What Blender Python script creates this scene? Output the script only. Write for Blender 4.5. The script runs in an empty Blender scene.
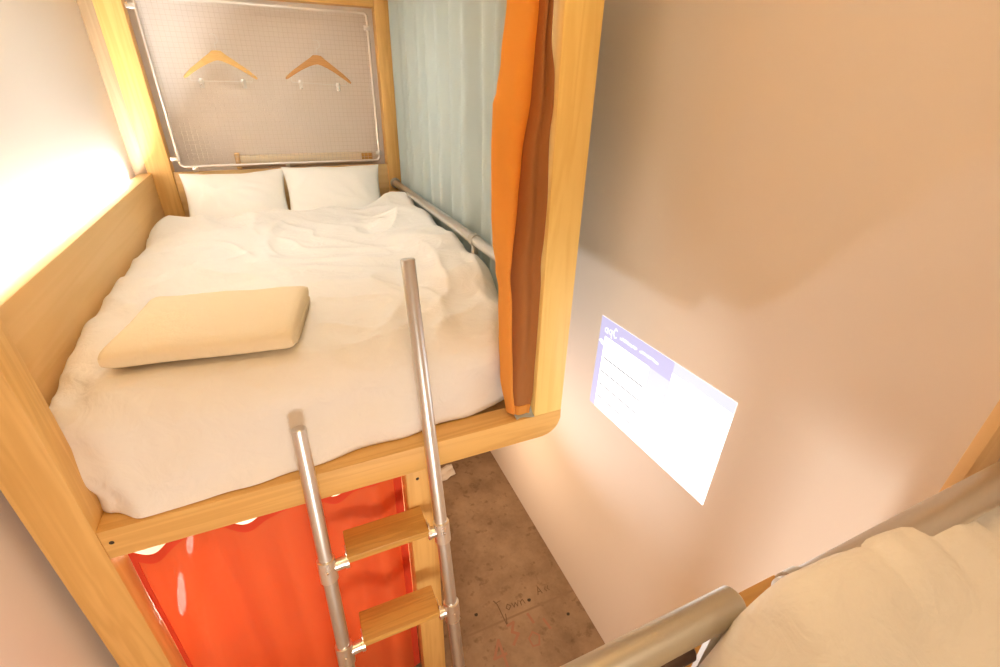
import bpy, bmesh, math, random
from mathutils import Vector, Matrix, noise
random.seed(7)
PI = math.pi
C = bpy.context.scene.collection
ZF = 1.468                       # height of the loft beam's top above the floor; everything is built from it

# ------------------------------------------------------------------ materials
def nt(name):
    m = bpy.data.materials.new(name); m.use_nodes = True
    n = m.node_tree; b = n.nodes['Principled BSDF']
    return m, n, b

def pine(name, axis, light, dark, rough=0.5, scale=1.0, knots=True):
    m, n, b = nt(name)
    L = n.links
    tc = n.nodes.new('ShaderNodeTexCoord')
    mp = n.nodes.new('ShaderNodeMapping')
    s = [14, 14, 14]; s['xyz'.index(axis)] = 0.7
    mp.inputs['Scale'].default_value = [v * scale for v in s]
    L.new(tc.outputs['Object'], mp.inputs['Vector'])
    no = n.nodes.new('ShaderNodeTexNoise'); no.inputs['Scale'].default_value = 1.6
    no.inputs['Detail'].default_value = 3; no.inputs['Distortion'].default_value = 0.6
    L.new(mp.outputs[0], no.inputs['Vector'])
    ma = n.nodes.new('ShaderNodeMath'); ma.operation = 'MULTIPLY'; ma.inputs[1].default_value = 26
    L.new(no.outputs['Fac'], ma.inputs[0])
    si = n.nodes.new('ShaderNodeMath'); si.operation = 'SINE'; L.new(ma.outputs[0], si.inputs[0])
    r = n.nodes.new('ShaderNodeMapRange'); r.inputs['From Min'].default_value = -1
    r.inputs['To Min'].default_value = 0.0; r.inputs['To Max'].default_value = 0.55
    L.new(si.outputs[0], r.inputs['Value'])
    mx = n.nodes.new('ShaderNodeMix'); mx.data_type = 'RGBA'
    mx.inputs['A'].default_value = (*light, 1); mx.inputs['B'].default_value = (*dark, 1)
    L.new(r.outputs[0], mx.inputs['Factor'])
    L.new(mx.outputs['Result'], b.inputs['Base Color'])
    b.inputs['Roughness'].default_value = rough
    bp_ = n.nodes.new('ShaderNodeBump'); bp_.inputs['Strength'].default_value = 0.06
    bp_.inputs['Distance'].default_value = 0.004
    L.new(si.outputs[0], bp_.inputs['Height']); L.new(bp_.outputs[0], b.inputs['Normal'])
    return m

def cloth(name, col, rough=0.9, transl=0.0, bump=0.15, scale=220, sheer=0.0, wrinkle=0.0):
    m, n, b = nt(name); L = n.links
    b.inputs['Base Color'].default_value = (*col, 1); b.inputs['Roughness'].default_value = rough
    b.inputs['Specular IOR Level'].default_value = 0.2
    tc = n.nodes.new('ShaderNodeTexCoord')
    no = n.nodes.new('ShaderNodeTexNoise'); no.inputs['Scale'].default_value = scale; no.inputs['Detail'].default_value = 2
    L.new(tc.outputs['Object'], no.inputs['Vector'])
    bu = n.nodes.new('ShaderNodeBump'); bu.inputs['Strength'].default_value = bump; bu.inputs['Distance'].default_value = 0.002
    L.new(no.outputs['Fac'], bu.inputs['Height'])
    last = bu
    if wrinkle:
        mp = n.nodes.new('ShaderNodeMapping'); mp.inputs['Scale'].default_value = (5, 8, 6)
        mp.inputs['Rotation'].default_value = (0, 0, 0.5)
        L.new(tc.outputs['Object'], mp.inputs['Vector'])
        n2 = n.nodes.new('ShaderNodeTexNoise'); n2.inputs['Scale'].default_value = 2.2; n2.inputs['Detail'].default_value = 4
        n2.inputs['Distortion'].default_value = 1.6; L.new(mp.outputs[0], n2.inputs['Vector'])
        b2 = n.nodes.new('ShaderNodeBump'); b2.inputs['Strength'].default_value = wrinkle; b2.inputs['Distance'].default_value = 0.03
        L.new(n2.outputs['Fac'], b2.inputs['Height']); L.new(bu.outputs[0], b2.inputs['Normal']); last = b2
    L.new(last.outputs[0], b.inputs['Normal'])
    if transl:
        t = n.nodes.new('ShaderNodeBsdfTranslucent'); t.inputs['Color'].default_value = (*col, 1)
        mi = n.nodes.new('ShaderNodeMixShader'); mi.inputs[0].default_value = transl
        L.new(b.outputs[0], mi.inputs[1]); L.new(t.outputs[0], mi.inputs[2])
        out = mi
        if sheer:
            tr = n.nodes.new('ShaderNodeBsdfTransparent'); out = n.nodes.new('ShaderNodeMixShader'); out.inputs[0].default_value = sheer
            L.new(mi.outputs[0], out.inputs[1]); L.new(tr.outputs[0], out.inputs[2])
        L.new(out.outputs[0], n.nodes['Material Output'].inputs['Surface'])
    return m

def metal(name, col, rough=0.35):
    m, n, b = nt(name); L = n.links
    b.inputs['Base Color'].default_value = (*col, 1); b.inputs['Metallic'].default_value = 1
    tc = n.nodes.new('ShaderNodeTexCoord'); no = n.nodes.new('ShaderNodeTexNoise')
    no.inputs['Scale'].default_value = 25; no.inputs['Detail'].default_value = 1
    L.new(tc.outputs['Object'], no.inputs['Vector'])
    r = n.nodes.new('ShaderNodeMapRange'); r.inputs['To Min'].default_value = rough - 0.02; r.inputs['To Max'].default_value = rough + 0.02
    L.new(no.outputs['Fac'], r.inputs['Value']); L.new(r.outputs[0], b.inputs['Roughness'])
    return m

def plain(name, col, rough=0.6, metallic=0.0):
    m, n, b = nt(name)
    b.inputs['Base Color'].default_value = (*col, 1); b.inputs['Roughness'].default_value = rough
    b.inputs['Metallic'].default_value = metallic
    return m

def emit(name, col, s):
    m, n, b = nt(name)
    b.inputs['Base Color'].default_value = (0.08, 0.08, 0.08, 1)
    b.inputs['Emission Color'].default_value = (*col, 1); b.inputs['Emission Strength'].default_value = s
    return m

def plaster(name, col):
    m, n, b = nt(name); L = n.links
    tc = n.nodes.new('ShaderNodeTexCoord'); no = n.nodes.new('ShaderNodeTexNoise')
    no.inputs['Scale'].default_value = 1.3; no.inputs['Detail'].default_value = 4
    L.new(tc.outputs['Object'], no.inputs['Vector'])
    mx = n.nodes.new('ShaderNodeMix'); mx.data_type = 'RGBA'
    mx.inputs['A'].default_value = (*[c * 0.97 for c in col], 1); mx.inputs['B'].default_value = (*[min(1, c * 1.02) for c in col], 1)
    L.new(no.outputs['Fac'], mx.inputs['Factor']); L.new(mx.outputs['Result'], b.inputs['Base Color'])
    b.inputs['Roughness'].default_value = 0.75; b.inputs['Specular IOR Level'].default_value = 0.25
    n2 = n.nodes.new('ShaderNodeTexNoise'); n2.inputs['Scale'].default_value = 90; L.new(tc.outputs['Object'], n2.inputs['Vector'])
    bu = n.nodes.new('ShaderNodeBump'); bu.inputs['Strength'].default_value = 0.04; bu.inputs['Distance'].default_value = 0.002
    L.new(n2.outputs['Fac'], bu.inputs['Height']); L.new(bu.outputs[0], b.inputs['Normal'])
    return m

def concrete(name):
    m, n, b = nt(name); L = n.links
    tc = n.nodes.new('ShaderNodeTexCoord')
    n1 = n.nodes.new('ShaderNodeTexNoise'); n1.inputs['Scale'].default_value = 4; n1.inputs['Detail'].default_value = 8; n1.inputs['Roughness'].default_value = 0.65
    L.new(tc.outputs['Object'], n1.inputs['Vector'])
    cr = n.nodes.new('ShaderNodeValToRGB')
    cr.color_ramp.elements[0].position = 0.3; cr.color_ramp.elements[0].color = (0.20, 0.125, 0.07, 1)
    cr.color_ramp.elements[1].position = 0.7; cr.color_ramp.elements[1].color = (0.42, 0.29, 0.18, 1)
    L.new(n1.outputs['Fac'], cr.inputs[0])
    n2 = n.nodes.new('ShaderNodeTexNoise'); n2.inputs['Scale'].default_value = 22; n2.inputs['Detail'].default_value = 4
    L.new(tc.outputs['Object'], n2.inputs['Vector'])
    c2 = n.nodes.new('ShaderNodeValToRGB')
    c2.color_ramp.elements[0].position = 0.30; c2.color_ramp.elements[0].color = (0.55, 0.5, 0.45, 1)
    c2.color_ramp.elements[1].position = 0.42; c2.color_ramp.elements[1].color = (1, 1, 1, 1)
    L.new(n2.outputs['Fac'], c2.inputs[0])
    mx = n.nodes.new('ShaderNodeMix'); mx.data_type = 'RGBA'; mx.blend_type = 'MULTIPLY'; mx.inputs['Factor'].default_value = 0.7
    L.new(cr.outputs[0], mx.inputs['A']); L.new(c2.outputs[0], mx.inputs['B'])
    # expansion joint across the slab
    sx = n.nodes.new('ShaderNodeSeparateXYZ'); L.new(tc.outputs['Object'], sx.inputs[0])
    a = n.nodes.new('ShaderNodeMath'); a.operation = 'ADD'; a.inputs[1].default_value = -0.145; L.new(sx.outputs['Y'], a.inputs[0])
    ab = n.nodes.new('ShaderNodeMath'); ab.operation = 'ABSOLUTE'; L.new(a.outputs[0], ab.inputs[0])
    mr = n.nodes.new('ShaderNodeMapRange'); mr.inputs['From Min'].default_value = 0.003; mr.inputs['From Max'].default_value = 0.008
    L.new(ab.outputs[0], mr.inputs['Value'])
    m2 = n.nodes.new('ShaderNodeMix'); m2.data_type = 'RGBA'
    m2.inputs['A'].default_value = (0.27, 0.175, 0.105, 1); L.new(mr.outputs[0], m2.inputs['Factor']); L.new(mx.outputs['Result'], m2.inputs['B'])
    L.new(m2.outputs['Result'], b.inputs['Base Color'])
    b.inputs['Roughness'].default_value = 0.7
    bu = n.nodes.new('ShaderNodeBump'); bu.inputs['Strength'].default_value = 0.15; bu.inputs['Distance'].default_value = 0.01
    L.new(n1.outputs['Fac'], bu.inputs['Height']); L.new(bu.outputs[0], b.inputs['Normal'])
    return m

PL, PD = (0.80, 0.49, 0.16), (0.66, 0.36, 0.095)
M = {
 'pine_x': pine('pine grain along x', 'x', PL, PD), 'pine_y': pine('pine grain along y', 'y', PL, PD), 'pine_z': pine('pine grain along z', 'z', PL, PD),
 'ply_y': pine('pale plywood', 'y', (0.76, 0.50, 0.22), (0.70, 0.44, 0.17), scale=0.5),
 'ply_x': pine('pale plywood across', 'x', (0.76, 0.52, 0.24), (0.69, 0.44, 0.18), scale=0.5),
 'step': pine('oiled step wood', 'x', (0.62, 0.34, 0.085), (0.44, 0.22, 0.05), rough=0.4, scale=1.5),
 'board': pine('orange plywood', 'z', (0.80, 0.55, 0.28), (0.72, 0.45, 0.20), scale=0.4),
 'hang_pale': pine('pale hanger wood', 'x', (0.85, 0.55, 0.20), (0.78, 0.46, 0.14), scale=2),
 'hang_dark': pine('amber hanger wood', 'x', (0.58, 0.28, 0.08), (0.47, 0.21, 0.05), scale=2),
 'steel': metal('galvanised pipe', (0.68, 0.66, 0.63), 0.36), 'bright': metal('zinc fitting', (0.82, 0.79, 0.75), 0.28),
 'dull': metal('dull pipe', (0.60, 0.57, 0.50), 0.45), 'darkrail': plain('dark rail', (0.16, 0.10, 0.07), 0.4, 0.6),
 'wire': plain('painted wire', (0.66, 0.57, 0.48), 0.5, 0.1), 'frame': metal('light steel frame', (0.80, 0.74, 0.68), 0.4),
 'duvet': cloth('white cotton', (0.86, 0.82, 0.76), wrinkle=0.22), 'pillow': cloth('white pillow cotton', (0.88, 0.85, 0.79), wrinkle=0.06),
 'mattress': cloth('mattress ticking', (0.75, 0.72, 0.66)), 'blanket': cloth('beige blanket', (0.82, 0.69, 0.48), bump=0.4, scale=160, wrinkle=0.12),
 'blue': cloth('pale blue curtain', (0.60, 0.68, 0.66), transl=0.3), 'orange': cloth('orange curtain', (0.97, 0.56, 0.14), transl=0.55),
 'brown': cloth('shaded orange cloth', (0.52, 0.23, 0.08), transl=0.3), 'red': cloth('red curtain', (0.86, 0.18, 0.055), rough=0.5, transl=0.22, sheer=0.10),  # brown is the orange cloth with its shade put into the colour
 'hem': cloth('red curtain hem', (0.80, 0.09, 0.04), rough=0.5, transl=0.1),
 'wall': plaster('white plaster', (0.80, 0.72, 0.65)), 'ceil': plaster('ceiling plaster', (0.80, 0.74, 0.66)),
 'whiteboard': plain('white painted board', (0.84, 0.80, 0.74), 0.6), 'ledge': pine('bleached ledge wood', 'x', (0.86, 0.74, 0.55), (0.80, 0.66, 0.46)),
 'glow': emit('streak glow', (1.0, .90, .78), 24.0),  # glow of the added light streaks behind the red curtain
 'batten': pine('shade toned batten', 'z', (0.50, 0.34, 0.19), (0.42, 0.27, 0.14)), 'pine_pale': pine('yellow pine', 'z', (0.98, 0.72, 0.25), (0.88, 0.60, 0.18)),  # the batten's dark tone carries the shade beside the head post
 'floor': concrete('stained concrete'), 'black': plain('black ink', (0.045, 0.03, 0.02), 0.6), 'faded': plain('faded black ink', (0.15, 0.09, 0.05), 0.7), 'redpaint': plain('faded red paint', (0.38, 0.185, 0.115), 0.8),
 'paper': plain('pale wrapper', (0.82, 0.76, 0.68), 0.6), 'greywood': pine('worn beam top', 'x', (0.60, 0.38, 0.19), (0.46, 0.27, 0.13)),
 'scr_w': emit('projected white', (0.97, 0.99, 1.0), 1.9), 'scr_t': emit('projected lettering', (0.95, 0.96, 1.0), .95), 'scr_l': emit('projected lavender', (0.70, 0.65, 1.0), .62),
 'scr_m': emit('projected pale blue', (0.84, 0.86, 1.0), .66), 'scr_g': emit('projected grey line', (0.78, 0.78, 0.84), .28),
}

# ------------------------------------------------------------------ mesh helpers
def link(name, bm, mats, parent=None, root=None, smooth=True, angle=35):
    """bm is in absolute coordinates (beam top = 0); the object is stored relative to its root's location"""
    me = bpy.data.meshes.new(name)
    if root is not None:
        bmesh.ops.translate(bm, verts=bm.verts, vec=-Vector(root['base']))
    bmesh.ops.recalc_face_normals(bm, faces=bm.faces)
    bm.to_mesh(me); bm.free()
    for m in (mats if isinstance(mats, (list, tuple)) else [mats]): me.materials.append(m)
    if smooth:
        for p in me.polygons: p.use_smooth = True
        me.set_sharp_from_angle(angle=math.radians(angle))
    o = bpy.data.objects.new(name, me); C.objects.link(o)
    if parent is not None: o.parent = parent
    return o

BASES = {}
class Root:
    """A top-level thing: an Empty (or mesh) at its base"""
    def __init__(self, name, label, cat, base, group=None):
        self.base = Vector(base)
        o = bpy.data.objects.new(name, None); C.objects.link(o); o.empty_display_size = 0.05
        o.location = self.base; self.o = o
        o['label'] = label; o['category'] = cat
        if group: o['group'] = group
    def part(self, name, bm, mat, parent=None, **k):
        return link(name, bm, mat, parent or self.o, {'base': tuple(self.base)}, **k)

def single(name, label, cat, bm, mat, base, group=None, kind=None, **k):
    o = link(name, bm, mat, None, {'base': tuple(base)}, **k)
    o.location = base; o['label'] = label; o['category'] = cat
    if group: o['group'] = group
    if kind: o['kind'] = kind
    return o

def struct(name, bm, mat, parent=None, label=None):
    o = link(name, bm, mat, parent, None); o['kind'] = 'structure'
    if label: o['label'] = label
    return o

def box(bm, x0, x1, y0, y1, z0, z1, bev=0.004, seg=2):
    r = bmesh.ops.create_cube(bm, size=1)
    vs = r['verts']
    bmesh.ops.scale(bm, verts=vs, vec=(x1 - x0, y1 - y0, z1 - z0))
    bmesh.ops.translate(bm, verts=vs, vec=((x0 + x1) / 2, (y0 + y1) / 2, (z0 + z1) / 2))
    if bev:
        es = list({e for v in vs for e in v.link_edges})
        bmesh.ops.bevel(bm, geom=es, offset=bev, segments=seg, profile=0.5, affect='EDGES')
    return bm

def B(*a, **k): return box(bmesh.new(), *a, **k)

def tube(bm, pts, r, seg=20, cap=True, capround=0.0):
    pts = [Vector(p) for p in pts]; rings = []
    n = len(pts); up = None
    for i, p in enumerate(pts):
        d = (pts[min(i + 1, n - 1)] - pts[max(i - 1, 0)]).normalized()
        if up is None:
            up = Vector((0, 0, 1)) if abs(d.z) < 0.9 else Vector((0, 1, 0))
        a = d.cross(up).normalized(); b = a.cross(d).normalized(); up = b
        rr = r[i] if isinstance(r, (list, tuple)) else r
        rings.append([bm.verts.new(p + a * math.cos(2 * PI * k / seg) * rr + b * math.sin(2 * PI * k / seg) * rr) for k in range(seg)])
    for i in range(n - 1):
        for k in range(seg):
            bm.faces.new((rings[i][k], rings[i][(k + 1) % seg], rings[i + 1][(k + 1) % seg], rings[i + 1][k]))
    if cap:
        bm.faces.new(list(reversed(rings[0]))); bm.faces.new(rings[-1])
    return bm

def pipe(p, q, r, seg=24, bm=None, edge=0.003):
    """a straight pipe with softly rounded ends"""
    p, q = Vector(p), Vector(q); d = (q - p).normalized()
    return tube(bm or bmesh.new(), [p, p + d * edge, q - d * edge, q], [r - edge, r, r, r - edge], seg)

def prism(bm, outline, axis, a, b, bev=0.0):
    """extrude a 2D outline (tuples in the two other axes) along axis from a to b"""
    def P(u, v, w):
        return {'x': (w, u, v), 'y': (u, w, v), 'z': (u, v, w)}[axis]
    lo = [bm.verts.new(P(u, v, a)) for u, v in outline]; hi = [bm.verts.new(P(u, v, b)) for u, v in outline]
    n = len(outline)
    f0 = bm.faces.new(lo); f1 = bm.faces.new(list(reversed(hi)))
    for i in range(n):
        bm.faces.new((lo[i], hi[i], hi[(i + 1) % n], lo[(i + 1) % n]))
    if bev:
        es = list(set(f0.edges) | set(f1.edges))
        bmesh.ops.bevel(bm, geom=es, offset=bev, segments=2, profile=0.5, affect='EDGES')
    return bm

def grid_sheet(fn, nu, nv, thick=0.0, bm=None):
    """fn(u,v)->point; thick>0 gives the sheet a real thickness"""
    bm = bm or bmesh.new()
    G = [[Vector(fn(i / nu, j / nv)) for j in range(nv + 1)] for i in range(nu + 1)]
    def nrm(i, j):
        a = G[min(i + 1, nu)][j] - G[max(i - 1, 0)][j]; b = G[i][min(j + 1, nv)] - G[i][max(j - 1, 0)]
        c = a.cross(b); return c.normalized() if c.length > 1e-9 else Vector((0, 0, 1))
    F = [[bm.verts.new(G[i][j] + (nrm(i, j) * thick / 2 if thick else Vector())) for j in range(nv + 1)] for i in range(nu + 1)]
    for i in range(nu):
        for j in range(nv): bm.faces.new((F[i][j], F[i + 1][j], F[i + 1][j + 1], F[i][j + 1]))
    if thick:
        K = [[bm.verts.new(G[i][j] - nrm(i, j) * thick / 2) for j in range(nv + 1)] for i in range(nu + 1)]
        for i in range(nu):
            for j in range(nv): bm.faces.new((K[i][j], K[i][j + 1], K[i + 1][j + 1], K[i + 1][j]))
        for i in range(nu):
            bm.faces.new((F[i][0], K[i][0], K[i + 1][0], F[i + 1][0])); bm.faces.new((F[i][nv], F[i + 1][nv], K[i + 1][nv], K[i][nv]))
        for j in range(nv):
            bm.faces.new((F[0][j], F[0][j + 1], K[0][j + 1], K[0][j])); bm.faces.new((F[nu][j], K[nu][j], K[nu][j + 1], F[nu][j + 1]))
    return bm

def N(x, y, z=0.0): return noise.noise(Vector((x, y, z)))
def lerp(tab, x):
    if x <= tab[0][0]: return tab[0][1]
    for (a, b), (c, d) in zip(tab, tab[1:]):
        if x <= c:
            t = (x - a) / (c - a); t = t * t * (3 - 2 * t); return b + (d - b) * t
    return tab[-1][1]
def sstep(a, b, x):
    t = max(0, min(1, (x - a) / (b - a))); return t * t * (3 - 2 * t)

# ------------------------------------------------------------------ setting
XW, XL, YH, YB, FZ, CZ = 1.81, -0.046, 2.31, -2.75, -ZF, 1.95
struct('floor', B(XL - .1, XW + .1, YB - .1, YH + .1, FZ - .1, FZ, bev=0), M['floor'])
struct('ceiling', B(XL - .1, XW + .1, YB - .1, YH + .1, CZ, CZ + .1, bev=0), M['ceil'])
struct('wall_right', B(XW, XW + .1, YB, YH, FZ, CZ, bev=0), M['wall'])
struct('wall_left', B(XL - .1, XL, YB, YH, FZ, CZ, bev=0), M['wall'])
struct('wall_head', B(XL, XW, YH, YH + .1, FZ, CZ, bev=0), M['wall'])
struct('wall_back', B(XL, XW, YB - .1, YB, FZ, CZ, bev=0), M['wall'])

# ------------------------------------------------------------------ the loft bunk
bunk = Root('bunk_bed', 'tall pine bunk bed frame standing between the two white walls, overhanging the floor at right', 'bunk bed', (0.75, 1.1, FZ))
P = bunk.part
P('post', B(0, .114, 0, .088, FZ, 1.52), M['pine_z'])
P('post', B(1.389, 1.5, 0, .088, -0.001, 1.52), M['pine_pale'])
P('post', B(.022, .14, 2.124, 2.212, FZ, 1.52), M['pine_z'])
P('post', B(1.36, 1.443, 2.124, 2.212, FZ, 1.52), M['pine_z'])
P('post', B(.917, 1.015, 0.001, .088, FZ, -.1035), M['pine_z'])
P('post', B(.917, 1.015, 2.124, 2.212, FZ, -.1035), M['pine_z'])
o = [(.1145, 0), (.1145, -.103), (1.43, -.103)] + [(1.43 + .07 * math.sin(t), -.033 - .07 * math.cos(t)) for t in [PI / 2 * k / 6 for k in range(1, 7)]] + [(1.5, 0)]
fb = P('front_beam', prism(bmesh.new(), o, 'y', 0, .088, bev=0.003), M['pine_x'])
# knots and screw holes let into the beam
kb = bmesh.new()
for x, z, r in ((.135, -.045, .006), ):
    tube(kb, [(x, -.0006, z), (x, .004, z)], r, 12)
P('screw_hole', kb, M['black'], parent=fb)
kb = bmesh.new(); tube(kb, [(.955, .0004, -.135), (.955, .005, -.135)], .006, 12)
P('screw_hole', kb, M['black'], parent=fb)
P('top_beam', B(.115, 1.388, 0, .088, 1.42, 1.52), M['pine_x'])
P('top_beam', B(.141, 1.359, 2.124, 2.212, 1.405, 1.52), M['pine_x'])
P('top_beam', B(1.40, 1.47, .089, 2.123, 1.44, 1.52), M['pine_y'])
P('top_beam', B(.0, .07, .089, 2.123, 1.44, 1.52), M['pine_y'])
P('side_board', B(-.022, .041, .0885, 2.1235, -.10, .548, bev=.004), M['ply_y'])
P('headboard', B(.1405, 1.3595, 2.135, 2.155, -.10, .545, bev=.003), M['ply_x'])
P('platform', B(.042, 1.43, .0885, 2.1235, -.10, -.05, bev=.002), M['ply_y'])
P('side_beam', B(1.431, 1.5, .0885, 2.1235, -.10, 0), M['pine_y'])
P('side_or_added_panel', B(.93, .95, .089, 2.123, FZ, -.1035, bev=.002), M['ply_y'])
P('side_or_added_panel', B(-.001, .019, .089, 2.123, FZ, -.1035, bev=.002), M['whiteboard'])  # added to stop lower bunk light leaking past the left post
P('shade_batten', B(-.0455, .0215, 2.150, 2.180, FZ, 1.52, bev=.002), M['batten'])  # added to cover the lit wall gap; shade put into its colour
P('lower_platform', B(.02, .929, .12, 2.123, FZ + .20, FZ + .25, bev=.002), M['ply_y'])
gr = P('guard_rail', pipe((1.4, .089, .482), (1.4, 2.1235, .424), .0213), M['steel'])
for y, in ((.62,),):
    z = .482 - .0285 * (y - .089)
    bm = bmesh.new(); tube(bm, [(1.4, y - .02, z + .0006), (1.4, y + .02, z - .0006)], .0255, 24)
    box(bm, 1.388, 1.412, y - .012, y + .012, z - .062, z - .02, bev=.004)
    P('rail_bracket', bm, M['dull'], parent=gr)
bm = bmesh.new(); tube(bm, [(1.4, 2.105, .4246), (1.4, 2.1235, .424)], .033, 24)
P('rail_flange', bm, M['dull'], parent=gr)

# ------------------------------------------------------------------ mattress, duvet, pillows, blanket
single('mattress', 'plain white mattress under the puffy white duvet on the loft bed', 'mattress',
       B(.05, 1.34, .14, 2.11, -.05, .24, bev=.05, seg=4), M['mattress'], (.7, 1.1, -.05))

def plan(x0, x1, y0, y1, rc, n):
    """points of a rounded rectangle, evenly spread, rc = radii of (x0y0, x1y0, x1y1, x0y1)"""
    pts = []
    cs = [(x0 + rc[0], y0 + rc[0], rc[0], PI), (x1 - rc[1], y0 + rc[1], rc[1], 1.5 * PI), (x1 - rc[2], y1 - rc[2], rc[2], 0), (x0 + rc[3], y1 - rc[3], rc[3], .5 * PI)]
    raw = []
    for cx, cy, r, a0 in cs:
        for k in range(25):
            a = a0 + PI / 2 * k / 24; raw.append((cx + r * math.cos(a), cy + r * math.sin(a)))
    raw.append(raw[0]); L = [0]
    for a, b in zip(raw, raw[1:]): L.append(L[-1] + math.hypot(b[0] - a[0], b[1] - a[1]))
    j = 0
    for i in range(n):
        s = L[-1] * i / n
        while L[j + 1] < s: j += 1
        t = (s - L[j]) / max(1e-9, L[j + 1] - L[j])
        pts.append((raw[j][0] + (raw[j + 1][0] - raw[j][0]) * t, raw[j][1] + (raw[j + 1][1] - raw[j][1]) * t))
    return pts

def sdf(x, y, x0, x1, y0, y1, rc):
    cx, cy = (x0 + x1) / 2, (y0 + y1) / 2
    r = rc[(0 if x < cx else 1) if y < cy else (3 if x < cx else 2)]
    qx, qy = abs(x - cx) - (x1 - x0) / 2 + r, abs(y - cy) - (y1 - y0) / 2 + r
    return -(math.hypot(max(qx, 0), max(qy, 0)) + min(max(qx, qy), 0) - r)

def crease(x, y, seed, f=1.0):
    """a ridged, stretched noise: long soft wrinkles"""
    w = 0.25 * N(x * 2.1 + seed, y * 2.1, 3.1)
    a = 1 - abs(N((x + w) * 4.2 * f + seed, (y * 0.9 - w) * 2.4 * f, seed)) * 2.2
    b = 1 - abs(N((x * .7 + y * .7 + w) * 6.5 * f, (x - y) * 2.2 * f, seed + 5)) * 2.2
    return max(0, a) ** 2 * 0.6 + max(0, b) ** 2 * 0.5

DX0, DX1, DY0, DY1 = .044, 1.420, .075, 1.84
DRC = (.06, .20, .07, .10)
def d_R(x, y): return (.115 - .045 * sstep(.35, .1, x)) - .05 * sstep(1.15, 1.35, x) * sstep(.25, .6, y)
def d_top(x, y):
    z = .345 + .022 * N(x * 2.6 + 4, y * 2.6) + .012 * N(x * 6, y * 6, 2) + .024 * crease(x, y, 1.3)
    z += .062 * sstep(1.05, 1.32, x) * sstep(.2, .5, y) + .02 * sstep(1.5, 1.8, y)
    z -= .035 * sstep(.5, .1, y)
    # quilted panels gathered along the right-hand edge
    z += .010 * math.sin(y * 15 + 2 * N(x * 3, y * 2)) * sstep(1.0, 1.35, x)
    # a flat patch where the folded blanket presses down
    w = sstep(.12, .2, x) * sstep(.76, .68, x) * sstep(.08, .16, y) * sstep(.62, .53, y)
    return z * (1 - w) + .335 * w
def duvet(name, x0, x1, y0, y1, rc, top, R, zb, bulge, nseg=420, nr=95, nw=26):
    ring = plan(x0, x1, y0, y1, rc, nseg); cx, cy = (x0 + x1) / 2, (y0 + y1) / 2
    bm = bmesh.new(); c = bm.verts.new((cx, cy, top(cx, cy))); prev = None
    def ringv(co):
        nonlocal prev
        vs = [bm.verts.new(p) for p in co]
        if prev is None:
            for k in range(nseg): bm.faces.new((c, vs[k], vs[(k + 1) % nseg]))
        else:
            for k in range(nseg): bm.faces.new((prev[k], vs[k], vs[(k + 1) % nseg], prev[(k + 1) % nseg]))
        prev = vs
    RF = R if callable(R) else (lambda x, y: R)
    def rnd(d, R): return R - math.sqrt(max(0, R * R - (R - min(d, R)) ** 2))
    for i in range(1, nr + 1):
        t = i / nr; t = 1 - (1 - t) ** 1.25
        co = []
        for px, py in ring:
            x, y = cx + (px - cx) * t, cy + (py - cy) * t
            d = max(0, sdf(x, y, x0, x1, y0, y1, rc))
            r_ = RF(x, y); bx, by = bulge(x, y, 0, 1 - min(1, d / r_))
            co.append((x + bx, y + by, top(x, y) - rnd(d, r_)))
        ringv(co)
    for j in range(1, nw + 1):
        t = j / nw; co = []
        for px, py in ring:
            z0 = top(px, py) - RF(px, py); z = z0 + (zb(px, py) - z0) * t
            bx, by = bulge(px, py, t, 1)
            co.append((px + bx, py + by, z))
        ringv(co)
    co = [(cx + (px - cx) * .9 + 0, cy + (py - cy) * .93, zb(px, py) + .008) for px, py in ring]
    ringv(co)
    return bm
def d_bulge(x, y, t, w):
    front = sstep(.45, .12, y)
    yb = lerp([(.02, .015), (.10, -.02), (.20, -.062), (.34, -.06), (.45, -.048), (.62, -.035), (.9, -.012), (1.15, .012), (1.3, .03)], x)
    f = .014 * N(x * 7, t * 2.2 + 1, 4) + .012 * math.sin(x * 9 + t * 3) * (1 - t)
    by = front * w * (yb * (.35 + .65 * math.sin(PI * min(1, .25 + t * .75)) if t < .9 else yb and yb * .9) * 0 + yb * (0.3 + 0.7 * t) + f)
    left = sstep(.3, .05, x) * front
    bx = left * w * (.045 * t + .012 * math.sin(t * 9 + y * 8)) + sstep(1.2, 1.38, x) * w * (-.006 + .008 * math.sin(y * 15))
    bx += sstep(.3, .05, x) * (1 - front) * w * .006 * N(y * 8, t)
    return bx, by
def d_zb(x, y):
    return .003 + .002 * N(x * 5, y * 5) + (.0 if y < .5 else .10)
single('duvet', 'puffy white duvet spread over the loft bed behind the metal ladder', 'duvet',
       duvet('duvet', DX0, DX1, DY0, DY1, DRC, d_top, d_R, d_zb, d_bulge), M['duvet'], (.7, 1.0, 0.0), angle=80)

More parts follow.
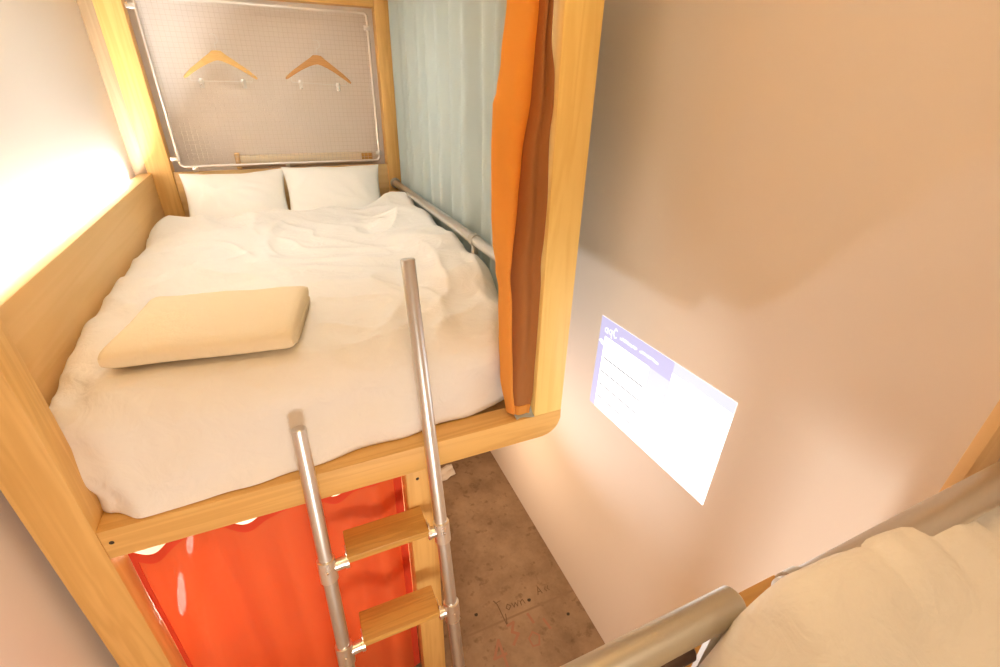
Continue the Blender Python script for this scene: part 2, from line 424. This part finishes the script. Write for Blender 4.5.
def pillow(w, h, T, seed, lean=0.0):
    bm = bmesh.new(); n = 44
    def pt(u, v, s):
        uu = u * (1 - .075 * (1 - v * v) * (u * u)); vv = v * (1 - .10 * (1 - u * u) * (v * v))
        e = max(0, (1 - u ** 4) * (1 - v ** 4))
        t = T * (e ** .55) * (.55 + .45 * (1 - u * u) * (1 - v * v) + .05 * N(u * 2 + seed, v * 2))
        # gathers running in from the corners
        cr = .010 * crease(u * .35 + seed, v * .3, seed) * min(1, e * 3)
        return Vector((uu * w / 2, vv * h / 2 + .012 * N(u * 2, seed) * abs(v), s * (t + cr)))
    V = {}
    for s in (1, -1):
        for i in range(n + 1):
            for j in range(n + 1):
                if s == -1 and (i in (0, n) or j in (0, n)): V[s, i, j] = V[1, i, j]; continue
                V[s, i, j] = bm.verts.new(pt(-1 + 2 * i / n, -1 + 2 * j / n, s))
        for i in range(n):
            for j in range(n):
                q = [V[s, i, j], V[s, i + 1, j], V[s, i + 1, j + 1], V[s, i, j + 1]]
                try: bm.faces.new(q if s == 1 else q[::-1])
                except ValueError: pass
    return bm
def put_pillow(label, cx, ybot, zbot, w, h, T, lean, roll, seed, yaw=0.0):
    bm = pillow(w, h, T, seed)
    R = Matrix.Translation((cx, ybot, zbot)) @ Matrix.Rotation(yaw, 4, 'Z') @ Matrix.Rotation(lean, 4, 'X') @ Matrix.Translation((0, h / 2, 0)) @ Matrix.Rotation(roll, 4, 'Z')
    bmesh.ops.transform(bm, matrix=R, verts=bm.verts)
    return single('pillow', label, 'pillow', bm, M['pillow'], (cx, ybot, zbot), group='pillows leaning on the headboard', angle=80)
put_pillow('white pillow leaning on the headboard at left, beside the plank side board', .458, 1.775, .262, .535, .375, .062, math.radians(53), .008, 2.2)
put_pillow('white pillow with a sharp raised corner, nearer the pale blue curtain', .983, 1.765, .266, .565, .385, .066, math.radians(53), -.012, 7.7, -.03)

# folded blanket: two folded layers with a rolled front edge
bl = Root('folded_blanket', 'beige folded blanket lying on the white duvet', 'blanket', (.455, .36, .345))
def slab(L, W, T, seed, shift):
    """a flattened roll: rounded front and back, ragged right-hand side"""
    bm = bmesh.new(); ns, nx = 72, 46; sec = []
    for k in range(ns):
        a = 2 * PI * k / ns; c, s = math.cos(a), math.sin(a)
        y = (W / 2) * math.copysign(abs(c) ** .22, c); z = (T / 2) * math.copysign(abs(s) ** .75, s); sec.append((y, z))
    rings = []
    for i in range(nx + 1):
        x = -L / 2 + L * i / nx
        e = min(1, min(i, nx - i) / 2.0); sc = .72 + .28 * math.sqrt(e)
        rings.append([bm.verts.new((x + .006 * N(y * 9, seed) + shift * y, y * (1 - .01 * (1 - sc)) + .004 * N(x * 7, seed, 2),
                                    z * sc + (.007 * N(x * 6 + seed, y * 6) + .004 * crease(x, y, seed, 1.6)) * (1 if z > 0 else .2))) for y, z in sec])
    for i in range(nx):
        for k in range(ns): bm.faces.new((rings[i][k], rings[i + 1][k], rings[i + 1][(k + 1) % ns], rings[i][(k + 1) % ns]))
    bm.faces.new(rings[0]); bm.faces.new(list(reversed(rings[-1])))
    return bm
def place(bm, x, y, z, rz, rx=0): 
    bmesh.ops.transform(bm, matrix=Matrix.Translation((x, y, z)) @ Matrix.Rotation(rz, 4, 'Z') @ Matrix.Rotation(rx, 4, 'X'), verts=bm.verts); return bm
bl.part('lower_layer', place(slab(.478, .33, .026, 1.0, .05), .464, .385, .352, -.13), M['blanket'], angle=80)
bl.part('upper_layer', place(slab(.468, .392, .060, 4.0, .05), .463, .362, .380, -.13), M['blanket'], angle=80)

# ------------------------------------------------------------------ wire grid with hangers
wm = Root('wire_mesh_panel', 'metal wire grid panel fixed between the posts above the headboard', 'wire panel', (.72, 2.10, .56))
x0, x1, z0, z1, ym = .192, 1.310, .575, 1.372, 2.112
rr = .022; pts = []
for cx, cz, a0 in ((x1 - rr, z1 - rr, 0), (x0 + rr, z1 - rr, PI / 2), (x0 + rr, z0 + rr, PI), (x1 - rr, z0 + rr, 1.5 * PI)):
    for k in range(7): a = a0 + PI / 2 * k / 6; pts.append((cx + rr * math.cos(a), ym, cz + rr * math.sin(a)))
bm = bmesh.new(); tube(bm, pts + [pts[0]], .0085, 10, cap=False)
wm.part('panel_frame', bm, M['frame'])
bm = bmesh.new()
nx_, nz_ = 46, 34
for i in range(1, nx_):
    x = x0 + (x1 - x0) * i / nx_; tube(bm, [(x, ym, z0), (x, ym, z1)], .00075, 4, cap=False)
wm.part('upright_wires', bm, M['wire'])
bm = bmesh.new()
for i in range(1, nz_):
    z = z0 + (z1 - z0) * i / nz_; tube(bm, [(x0, ym - .0024, z), (x1, ym - .0024, z)], .00075, 4, cap=False)
wm.part('level_wires', bm, M['wire'])
for x, z in ((.165, 1.33), (.165, .62), (.26, .558), (1.312, .62), (1.312, 1.30), (.75, .558)):
    bm = bmesh.new()
    dx = 0.028 if x < .2 else (-.026 if x > 1.3 else 0)
    if dx: box(bm, min(x - .012, x + dx), max(x + .012, x + dx), 2.100, 2.1235, z - .012, z + .012, bev=.003)
    else: box(bm, x - .012, x + .012, 2.104, 2.134, z - .012, z + .018, bev=.003)
    wm.part('panel_clip', bm, M['bright'])

def hanger(label, cx, zt, tilt, wood, yaw):
    g = Root('clothes_hanger', label, 'hanger', (cx, 2.092, zt + .07), group='hangers on the wire grid')
    up = [(0, 0), (.022, -.002), (.040, -.018), (.058, -.035), (.10, -.060), (.14, -.088), (.172, -.116), (.180, -.127)]
    dn = [(.176, -.134), (.165, -.129), (.13, -.106), (.09, -.082), (.05, -.062), (.02, -.046), (0, -.042)]
    half = up + dn
    o = half + [(-x, z) for x, z in reversed(half[1:-1])]
    T = Matrix.Translation((cx, 2.092, zt)) @ Matrix.Rotation(tilt, 4, 'Y') @ Matrix.Rotation(yaw, 4, 'Z')
    def add(n, bm, mat, parent=None):
        bmesh.ops.transform(bm, matrix=T, verts=bm.verts); return g.part(n, bm, mat, parent=parent)
    add('wooden_arms', prism(bmesh.new(), o, 'y', -.007, .007, bev=.004), wood)
    bm = bmesh.new()
    hk = [(0, 0, -.01), (0, 0, .03)] + [(.02 * math.cos(a) , 0, .052 + .022 * math.sin(a)) for a in [math.radians(d) for d in range(-90, 150, 20)]]
    hk = [(x, y + .010 * max(0, (z - .03) / .04), z) for x, y, z in hk]
    tube(bm, hk, .0016, 8); add('hook', bm, M['bright'])
    bm = bmesh.new(); tube(bm, [(-.15, 0, -.118), (-.151, 0, -.140), (-.146, 0, -.145), (.146, 0, -.145), (.151, 0, -.140), (.15, 0, -.118)], .0016, 8)
    bar = add('clip_bar', bm, M['bright'])
    for s in (-1, 1):
        bm = bmesh.new(); x = s * .103
        box(bm, x - .010, x + .010, -.011, -.001, -.178, -.132, bev=.003); box(bm, x - .010, x + .010, -.0015, .009, -.178, -.132, bev=.002)
        tube(bm, [(x - .012, 0, -.146), (x + .012, 0, -.146)], .006, 10)
        add('clip', bm, M['bright'])
hanger('pale wooden hanger on the wire grid, nearer the left post', .502, 1.156, .0, M['hang_pale'], .25)
hanger('darker amber wooden hanger on the wire grid, nearer the blue curtain', 1.006, 1.153, .045, M['hang_dark'], .0)

lg = Root('wooden_ledge', 'pale wooden ledge on the wall behind the wire grid', 'ledge', (.87, 2.29, .55))
lg.part('shelf_board', B(.49, 1.29, 2.25, YH - .001, .545, .605, bev=.004), M['ledge'])
lg.part('end_block', B(.462, .489, 2.245, YH - .001, .53, .62, bev=.003), M['board'])
lg.part('end_block', B(1.215, 1.285, 2.235, 2.2495, .55, .605, bev=.003), M['step'])

# ------------------------------------------------------------------ curtains
def blue(u, v):
    y = .20 + u * 1.90; z = 1.435 - v * 1.43
    a = .020 * math.sin(y * 36 + 1.3 * N(y * 2, 7)) + .014 * math.sin(y * 17 + 2) + .010 * N(y * 9, v * 1.2)
    a *= (.75 + .35 * v)
    return (1.452 + a, y + .012 * N(y * 5, v * 2, 3), z)
bc = Root('blue_curtain', 'pale blue curtain hanging along the right side of the loft bed', 'curtain', (1.45, 1.15, 1.43))
bc.part('curtain_cloth', grid_sheet(blue, 260, 40, .002), M['blue'], angle=80)
def flap(u, v):
    x = 1.322 + .066 * u; return (x, .004 + .006 * math.sin(u * 5) + .07 * v * (1 - .3 * u), .0035 + .06 * v * v + .003 * math.sin(u * 6) * v)
bc.part('curtain_hem', grid_sheet(flap, 16, 10, .002), M['blue'], angle=80)

oc = Root('orange_curtain', 'orange curtain, its shaded side coloured brown, gathered against the right front post', 'curtain', (1.32, .06, 0.006))
OL = [(-.02, 1.305), (.0, 1.300), (.19, 1.272), (.33, 1.264), (.45, 1.259), (.50, 1.262), (.56, 1.25), (.65, 1.236), (.73, 1.231), (.9, 1.228), (1.0, 1.230), (1.03, 1.240), (1.1, 1.250), (1.22, 1.262), (1.45, 1.27)]
OM = [(-.02, 1.318), (.13, 1.306), (.41, 1.295), (.53, 1.290), (.76, 1.308), (.86, 1.316), (1.03, 1.339), (1.22, 1.349), (1.45, 1.352)]
OR_ = [(-.02, 1.376), (.13, 1.385), (.28, 1.387), (.5, 1.386), (.57, 1.381), (.66, 1.386), (.75, 1.387), (.94, 1.380), (1.0, 1.384), (1.06, 1.382), (1.15, 1.366), (1.23, 1.366), (1.45, 1.366)]
def oflap(u, v):
    z = .022 + v * 1.40; xl, xm = lerp(OL, z), lerp(OM, z) + .012
    x = xl + (xm - xl) * u
    y = .050 - .030 * math.sin(PI * (u ** .8)) + .012 * math.sin(u * 7 + z * 2) * u + .012 * sstep(.45, .52, z) * sstep(.62, .5, z) - .004
    return (x, y, z)
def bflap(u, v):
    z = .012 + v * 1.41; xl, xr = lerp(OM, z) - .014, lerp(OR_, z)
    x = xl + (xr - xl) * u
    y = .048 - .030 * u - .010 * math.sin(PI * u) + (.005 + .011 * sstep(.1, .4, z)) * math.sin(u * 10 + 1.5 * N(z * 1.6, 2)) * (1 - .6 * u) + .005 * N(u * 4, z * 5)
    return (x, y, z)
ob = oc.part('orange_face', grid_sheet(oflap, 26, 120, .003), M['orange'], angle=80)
bb = oc.part('shaded_side', grid_sheet(bflap, 30, 120, .003), M['brown'], angle=80)  # shaded side of the same curtain, its shade painted in as brown
def ohem(u, v):
    p = bflap(u * .96, 0.0); q = p[2] + v * .036
    p = bflap(u * .96, (q - .012) / 1.41); return (p[0], p[1] - .004, p[2])
oc.part('hem_band', grid_sheet(ohem, 26, 4, .003), M['orange'], parent=bb, angle=80)

bl_ = Root('curtain_glow', 'added glow shapes standing for light streaks in the left part of the red curtain', 'light streak', (.03, .22, -.55))  # added glow behind the cloth, shaped like the light streaks on it
bm = bmesh.new()
for a, b, r in (((.160, .20, -.455), (.112, .20, -.665), .0125), ((.232, .20, -.285), (.208, .20, -.375), .010)):
    a, b = Vector(a), Vector(b)
    tube(bm, [a + (b - a) * t for t in (0, .06, .25, .5, .75, .94, 1)], [r * k for k in (.25, .55, .8, 1, .95, .6, .25)], 14)
    bl_.part('glow_streak', bm, M['glow']); bm = bmesh.new()
tube(bm, [(.0192, .22, -.52), (.08, .222, -.50), (.15, .224, -.45), (.19, .222, -.42), (.212, .20, -.38)], .005, 8)
tube(bm, [(.0192, .22, -.52), (.024, .22, -.52)], .03, 20)
bl_.part('glow_arm', bm, M['dull'])  # added arm holding the glow shapes

rc_ = Root('red_curtain', 'red curtain closing the lower bunk below the front beam', 'curtain', (.51, .07, FZ + .03))
def rtop(x):
    z = -.142
    for c, w, d in ((.163, .060, .068), (.42, .060, .056), (.692, .058, .052)):
        t = (x - c) / w
        if abs(t) < 1.6: z -= d * math.exp(-t * t * 1.15)
    return z
def red(u, v):
    x = .118 + u * .795; zt = rtop(x); z = zt + (FZ + .03 - zt) * v
    k = min(1, .35 + v * 3)
    y = .082 + (.026 * math.sin(x * 21 + .6 + .9 * N(x * 2, v * 1.5)) + .010 * math.sin(x * 43 + 1)) * k + .008 * N(x * 6, v * 4) 
    y += .004 * math.exp(-((x - .163) / .05) ** 2) * math.exp(-v * 9)
    return (x, y, z)
rcm = rc_.part('curtain_cloth', grid_sheet(red, 200, 90, .0015), M['red'], angle=80)
def rhem(x0, x1):
    def f(u, v):
        x = x0 + (x1 - x0) * u; p = red((x - .118) / .795, v); return (p[0], p[1] - .003, p[2] - .003)
    return f
rc_.part('side_hem', grid_sheet(rhem(.888, .9165), 8, 60, .003), M['hem'], angle=80)
rc_.part('side_hem', grid_sheet(rhem(.1148, .128), 4, 60, .003), M['hem'], angle=80)
def thm(u, v):
    x = .12 + .79 * u; p = red((x - .118) / .795, .0); q = red((x - .118) / .795, .03)
    return (p[0], p[1] + (q[1] - p[1]) * v - .003, p[2] - .032 * v)
rc_.part('top_hem', grid_sheet(thm, 160, 4, .002), M['hem'], angle=80)

single('lower_mattress', 'white bedding in the lower bunk, glimpsed above the red curtain', 'mattress',
       B(.04, .91, .14, 2.10, FZ + .25, FZ + .46, bev=.05, seg=4), M['pillow'], (.5, 1.1, FZ + .25))

# ------------------------------------------------------------------ ladder
ld = Root('metal_ladder', 'galvanised pipe ladder with wooden steps leaning on the front beam', 'ladder', (.817, -.035 - .25 * ZF, FZ))
def lp(x, z): return Vector((x, -.035 + .25 * z, z))
dirv = Vector((0, .25, 1)).normalized()
XA, XB, LR = .633, 1.001, .0213
for x, zt in ((XA, .178), (XB, .60)):
    ld.part('rail', pipe(lp(x, FZ + .006), lp(x, zt), LR, 28), M['steel'])
for zc in (-.275, -.60):
    yc = -.035 + .25 * zc
    st = ld.part('step', B(.694, .956, yc - .012, yc + .098, zc - .012, zc + .016, bev=.0035), M['step'])
    bm = bmesh.new(); tube(bm, [(.70, yc + .040, zc - .026), (.95, yc + .040, zc - .026)], .013, 16)
    ld.part('support_bar', bm, M['dull'], parent=st)
    for x, s in ((XA, 1), (XB, -1)):
        bm = bmesh.new(); c = lp(x, zc - .012)
        tube(bm, [c - dirv * .042, c - dirv * .040, c + dirv * .034, c + dirv * .036], [LR + .001, LR + .006, LR + .006, LR + .001], 28)
        e = c + Vector((.064 if s > 0 else -.047, .004, 0))
        tube(bm, [c, e - Vector((s * .012, 0, 0)), e - Vector((s * .011, 0, 0)), e, e + Vector((s * .001, 0, 0))], [.019, .019, .0225, .0225, .019], 20)
        prism(bm, [(yc + .000, zc - .02), (yc + .034, zc + .022), (yc + .000, zc + .034)], 'x', e.x - s * .004 - .002, e.x - s * .004 + .002)
        tube(bm, [c + Vector((0, -LR - .005, .012)), c + Vector((0, -LR - .010, .012))], .0035, 10)
        ld.part('clamp', bm, M['bright'])

# ------------------------------------------------------------------ the near bunk the photograph is taken from
nb = Root('near_bunk', 'nearer bunk at lower right with thick metal pipe rails and orange end board', 'bunk bed', (1.0, -1.6, FZ))
nb.part('front_beam', B(.10, 1.445, -.945, -.856, .15, .24), M['step'])
nb.part('platform', B(.10, 1.445, -2.70, -.946, .15, .19, bev=.002), M['ply_x'])
nb.part('end_board', B(1.70, 1.809, -.944, -.926, FZ, 1.52, bev=.002), M['board'])
nb.part('side_board', B(1.70, 1.72, -2.70, -.945, .0, .40, bev=.003), M['ply_y'])
for x, y in ((.10, -.945), (1.354, -.945), (.10, -2.70), (1.354, -2.70)):
    nb.part('leg', B(x, x + .09, y, y + .086, FZ, .1495), M['pine_z'])
hr = nb.part('guard_rail', pipe((.02, -.940, .445), (1.178, -.940, .445), .0222, 32, edge=.005), M['dull'])
nb.part('guard_rail', pipe((1.178, -.990, .522), (1.6995, -.988, .522), .0240, 32, edge=.004), M['steel'])
bm = bmesh.new(); tube(bm, [(1.192, -.9899, .522), (1.212, -.9898, .522)], .0272, 24); 
nb.part('rail_collar', bm, M['dull'])
nb.part('lower_rail', pipe((.2, -.941, .376), (1.118, -.941, .376), .013, 20), M['darkrail'])
for x in (1.05, 1.115):
    bm = bmesh.new(); tube(bm, [(x, -.941, .392), (x, -.937, .432)], .0028, 8); nb.part('hook_link', bm, M['bright'], parent=hr)
bm = bmesh.new()
for t in (0,):
    a, b = Vector((1.150, -.950, .436)), Vector((1.10, -.962, .20))
    tube(bm, [a, b], .011, 4)
nb.part('rail_strut', bm, M['dull'], smooth=False)
single('near_mattress', 'mattress of the nearer bunk beneath its rumpled duvet', 'mattress',
       B(.14, 1.43, -2.66, -1.06, .19, .38, bev=.05, seg=4), M['mattress'], (.9, -1.8, .19))
RZ = [(1.0, .38), (1.06, .40), (1.10, .43), (1.13, .50), (1.155, .555), (1.18, .568), (1.207, .565), (1.243, .562), (1.29, .550), (1.309, .545), (1.33, .553), (1.38, .546), (1.43, .525), (1.476, .523), (1.53, .510), (1.577, .482), (1.62, .488), (1.70, .470)]
def n_top(x, y):
    base = .455 + .02 * N(x * 3, y * 3) + .012 * crease(x, y, 6.1) + .008 * N(x * 8, y * 8)
    base = base * sstep(.75, 1.15, x) + .40 * (1 - sstep(.75, 1.15, x))
    ridge = lerp(RZ, x) + .004 * N(x * 14, 3)
    w = math.exp(-((y + 1.0) / .10) ** 2) if y < -1.0 else 1
    drop = 0 if y < -1.0 else ((y + 1.0) / .03) ** 2 * .10
    z = base * (1 - w) + ridge * w - drop
    z += .009 * math.sin((x * .45 - y) * 24 + 4 * N(x * 2, y * 2)) * (1 - w) * .6 + .004 * math.sin((x * .3 - y) * 55 + 5 * N(x * 3, y * 3)) * (1 - w)
    return z
def nd(u, v):
    x = .20 + 1.485 * u; y = -2.60 + (1.632) * (v ** .55)
    return (x, y, n_top(x, y) - .10 * (sstep(.04, 0, u) + sstep(.97, 1, u) * .3))
single('near_duvet', 'cream white duvet on the nearer bunk in the lower right corner', 'duvet', grid_sheet(nd, 150, 150, .02), M['duvet'], (.95, -1.7, .40), angle=80)

# ------------------------------------------------------------------ projected picture on the right wall
sc_ = Root('projected_screen', 'bluish white web page projected on the right wall', 'projection', (XW - .001, -.10, .02))
c00, c10, c01, c11 = (.234, .223), (-.438, .248), (.239, -.208), (-.433, -.177)   # top-left, top-right, bottom-left, bottom-right in (y, z)
def sp(s, t, d):
    y = (c00[0] * (1 - s) + c10[0] * s) * (1 - t) + (c01[0] * (1 - s) + c11[0] * s) * t
    z = (c00[1] * (1 - s) + c10[1] * s) * (1 - t) + (c01[1] * (1 - s) + c11[1] * s) * t
    return (XW - d, y, z)
def quad(bm, s0, s1, t0, t1, d):
    vs = [bm.verts.new(sp(*p, dd)) for dd in (d, d - .0003) for p in ((s0, t0), (s1, t0), (s1, t1), (s0, t1))]
    bm.faces.new(vs[:4]); bm.faces.new(vs[7:3:-1])
    for k in range(4): bm.faces.new((vs[k], vs[k + 4], vs[(k + 1) % 4 + 4], vs[(k + 1) % 4]))
    return bm
HK = [0]
def ribbon(bm, pts, w, fn, h):
    for (a, b), (c, d) in zip(pts, pts[1:]):
        HK[0] = (HK[0] + 1) % 11; h = h + .00003 * HK[0]
        L = math.hypot(c - a, d - b) or 1; nx, ny = -(d - b) / L * w / 2, (c - a) / L * w / 2
        ex, ey = (c - a) / L * w * .4, (d - b) / L * w * .4
        q = [(a + nx - ex, b + ny - ey), (c + nx + ex, d + ny + ey), (c - nx + ex, d - ny + ey), (a - nx - ex, b - ny - ey)]
        bm.faces.new([bm.verts.new(fn(x, y, h)) for x, y in q])
        h -= .00003 * HK[0]
    return bm
sc_.part('page_background', quad(bmesh.new(), 0, 1, 0, 1, .0012), M['scr_w'], smooth=False)
sc_.part('header_band', quad(bmesh.new(), 0, .62, 0, .185, .0016), M['scr_l'], smooth=False)
sc_.part('header_band', quad(bmesh.new(), .62, 1, 0, .10, .0016), M['scr_m'], smooth=False)
sc_.part('side_margin', quad(bmesh.new(), 0, .055, .185, 1, .0016), M['scr_l'], smooth=False)
sc_.part('content_column', quad(bmesh.new(), .46, .62, .185, .42, .0016), M['scr_m'], smooth=False)
bm = bmesh.new()
for t in (.40, .555, .70, .85): quad(bm, .065, .44, t, t + .017, .0019)
sc_.part('row_lines', bm, M['scr_g'], smooth=False)
f = lambda x, y, h: sp(x, y, h)
bm = bmesh.new()
def glyphs(strokes, ox, oy, sx, sy, w):
    for st in strokes: ribbon(bm, [(ox + x * sx, oy + (1 - y) * sy) for x, y in st], w, f, .0022)
ga = [[(.9, .6), (.5, .7), (.1, .45), (.2, .1), (.6, .05), (.9, .4), (.9, .7), (.9, .0)]]
gq = [[(.9, .6), (.5, .7), (.1, .45), (.2, .1), (.6, .05), (.9, .4), (.9, .7), (.9, -.35)]]
gC = [[(.9, .85), (.5, 1), (.1, .6), (.1, .3), (.5, 0), (.95, .15)]]
glyphs(ga, .045, .07, .032, .075, .009); glyphs(gq, .085, .065, .032, .075, .009); glyphs(gC, .128, .045, .034, .095, .010)
sc_.part('page_logo', bm, M['scr_t'], smooth=False)
bm = bmesh.new()
def words(s0, s1, t, h, n, seed):
    rnd_ = random.Random(seed); x = s0
    while x < s1:
        w = rnd_.uniform(.006, .014); ribbon(bm, [(x, t + rnd_.uniform(-h, h) * .3), (min(s1, x + w), t + rnd_.uniform(-h, h) * .3)], h, f, .0022); x += w + rnd_.choice((.001, .001, .003))
for a_ in ((.20, .335, .105, .022, 9, 1), (.375, .51, .10, .020, 9, 2), (.022, .045, .265, .035, 2, 4), (.08, .11, .225, .035, 2, 5), (.70, .90, .14, .07, 12, 3)):
    bm = bmesh.new(); words(*a_); sc_.part('page_text', bm, M['scr_t'], smooth=False)

# ------------------------------------------------------------------ marks and scraps on the floor
def onfloor(x, y, h): return (x, y, FZ + h)
bm = bmesh.new()
def fl(pts, w): ribbon(bm, pts, w, onfloor, .0008)
def at(ox, oy, strokes, s, w, ax=(1, 0), ay=(0, 1)):
    for st in strokes: fl([(ox + (ax[0] * x + ay[0] * y) * s, oy + (ax[1] * x + ay[1] * y) * s) for x, y in st], w)
TD = [[(-.05, 1.35), (.18, .9), (.30, -.6), (.42, .1)], [(.0, 1.0), (.5, 1.0)], [(.55, .3), (.7, .6), (.9, .35), (.7, .1), (.55, .3)], [(1.0, .55), (1.1, .15), (1.25, .5), (1.35, .15), (1.5, .6)],
      [(1.6, .5), (1.62, .1), (1.62, .4), (1.8, .55), (1.9, .15)]]
AC = [[(2.45, .3), (2.62, .95), (2.78, .3)], [(2.52, .52), (2.74, .52)], [(3.15, .7), (3.05, .5), (3.15, .3)], [(3.35, .7), (3.25, .5), (3.35, .3)]]
fl([(1.370, .262), (1.381, .238), (1.386, .112), (1.402, .172)], .0045); fl([(1.372, .246), (1.405, .250)], .003)
at(1.372, .182, TD[2:], .080, .0042, (1, -.05), (.1, .8)); at(1.415, .176, AC, .080, .0042, (1, .02), (.1, .8))
fw = struct('floor_writing', bm, M['faded'], label='dark handwritten scrawl on the concrete')
bm = bmesh.new()
RD = [[(.35, 1.0), (-.05, .35), (.5, .35)], [(.35, .9), (.4, -.2)], [(.8, .9), (1.1, .9), (.9, .55), (1.15, .35), (.8, .05)],
      [(1.75, .55), (1.5, .35), (1.55, .0), (1.85, -.05), (2.0, .3), (1.75, .55)], [(2.05, 1.2), (2.15, .7)], [(1.45, 1.35), (1.5, .8)]]
at(1.262, -.050, RD[:2], .115, .013, (1, .0), (.1, 1)); at(1.285, .0, RD[2:3], .115, .014, (1, .1), (.1, 1))
at(1.285, -.03, RD[3:4], .115, .009, (1, .0), (.1, 1)); fl([(1.512, .125), (1.520, .075)], .014); fl([(1.578, .068), (1.588, .015)], .014)
fr = struct('floor_writing', bm, M['redpaint'], label='faded red painted digits on the concrete')
bm = bmesh.new()
for x, y, r in ((1.553, .192, .010), (1.255, .23, .009), (1.713, .041, .009)):
    vs = [bm.verts.new((x + r * math.cos(a) * (1 + .3 * N(a, x)), y + r * math.sin(a) * (1 + .3 * N(a, y)), FZ + .0007)) for a in [2 * PI * k / 14 for k in range(14)]]
    bm.faces.new(vs)
struct('floor_stains', bm, M['black'])
for o in bpy.data.objects:
    if o.name.startswith('floor_') : o.parent = bpy.data.objects['floor']
bm = bmesh.new(); tube(bm, [(1.19, 1.24, FZ + .006), (1.26, 1.08, FZ + .006)], [.004, .006], 8)
single('thin_stick', 'thin dark stick lying on the concrete beside the lower post', 'stick', bm, M['black'], (1.22, 1.16, FZ))
def scrap(u, v):
    x = 1.33 + .15 * u; y = 1.17 + .10 * v + .05 * u
    return (x, y, FZ + .012 + .018 * (N(u * 3, v * 3) + .6) + .02 * math.sin(u * 3) * v)
single('crumpled_wrapper', 'small pale wrapper lying on the floor below the front beam', 'wrapper', grid_sheet(scrap, 20, 14, .002), M['paper'], (1.40, 1.24, FZ), angle=20)

# ------------------------------------------------------------------ lights
def lamp(name, kind, loc, power, col, **k):
    d = bpy.data.lights.new(name, kind); d.energy = power; d.color = col
    for a, b in k.items():
        if a != 'rot': setattr(d, a, b)
    o = bpy.data.objects.new(name, d); C.objects.link(o); o.location = loc
    if 'rot' in k: o.rotation_euler = k['rot']
    return o
def aim(o, p):
    o.rotation_euler = (Vector(p) - o.location).to_track_quat('-Z', 'Y').to_euler()
WARM = (1, .80, .56)
led = lamp('led_strip', 'AREA', (-.0345, 1.05, .524), 31.5, (0.82, 0.93, 1), shape='RECTANGLE', size=.015, size_y=1.85)
led.rotation_euler = (PI, 0, 0)
cl = lamp('ceiling_fill', 'AREA', (.85, -.55, CZ - .03), 5.5, (1, 0.62, 0.25), shape='DISK', size=.7)  # added area light filling in for soft ceiling bounce
c2 = lamp('ceiling_fill_rear', 'AREA', (1.2, -2.2, CZ - .03), 4.6, (1, 0.85, 0.62), shape='DISK', size=.5)  # added fill over the near bunk, no known fitting there
l1 = lamp('lower_bunk_lamp', 'POINT', (.75, -1.55, -.245), 25, (1, 0.99, 0.93), shadow_soft_size=.16)
l2 = lamp('overhang_lamp', 'SPOT', (1.06, .50, -.85), 21, (0.86, 0.92, 1), shadow_soft_size=.02, spot_size=math.radians(112), spot_blend=1.0)
aim(l2, (1.81, .08, .85))
l2b = lamp('overhang_fill', 'AREA', (1.06, .80, -.85), 4.2, (1, 0.74, 0.5), shape='DISK', size=.09)  # added fill for the low wall and floor under the overhang
l2b.rotation_euler = (0, math.radians(-90 - 12), 0)
l6 = lamp('bunk_fill', 'AREA', (.72, 1.15, 1.50), 3.2, (0.92, 1, 1), shape='DISK', size=.35)  # unseen fill added to brighten the bed and head wall
l3 = lamp('reading_lamp', 'POINT', (.20, .20, -.42), 0.3, (1, 0.86, 0.68), shadow_soft_size=.02)
l4 = lamp('lower_strip', 'AREA', (.45, 1.2, -.16), 12, (1, 0.85, 0.68), shape='RECTANGLE', size=.5, size_y=1.2)

w = bpy.data.worlds.new('World'); bpy.context.scene.world = w; w.use_nodes = True
w.node_tree.nodes['Background'].inputs[0].default_value = (1, .85, .7, 1); w.node_tree.nodes['Background'].inputs[1].default_value = 0.02

# ------------------------------------------------------------------ lift everything so that the floor is z = 0
for o in bpy.data.objects:
    if o.parent is None: o.location.z += ZF

# ------------------------------------------------------------------ camera
yaw, pit, rol = (math.radians(v) for v in (24.4457, 28.4832, 1.565))
fw_ = Vector((math.sin(yaw) * math.cos(pit), math.cos(yaw) * math.cos(pit), -math.sin(pit)))
rt = Vector((math.cos(yaw), -math.sin(yaw), 0)); up = rt.cross(fw_)
r2 = rt * math.cos(rol) + up * math.sin(rol); u2 = -rt * math.sin(rol) + up * math.cos(rol)
cd = bpy.data.cameras.new('camera'); cam = bpy.data.objects.new('camera', cd); C.objects.link(cam)
cd.sensor_width = 36; cd.lens = 467.5986 / 1000 * 36; cd.clip_start = .01
cam.matrix_world = Matrix(((r2.x, u2.x, -fw_.x, .7205), (r2.y, u2.y, -fw_.y, -1.1555), (r2.z, u2.z, -fw_.z, 1.0551 + ZF), (0, 0, 0, 1)))
S = bpy.context.scene; S.camera = cam
S.view_settings.view_transform = 'Standard'; S.view_settings.look = 'None'; S.view_settings.gamma = 1
S.view_settings.use_curve_mapping = False; S.view_settings.exposure = 0.5
S.cycles.use_denoising = True; S.cycles.max_bounces = 10; S.cycles.diffuse_bounces = 6; S.cycles.sample_clamp_indirect = 20
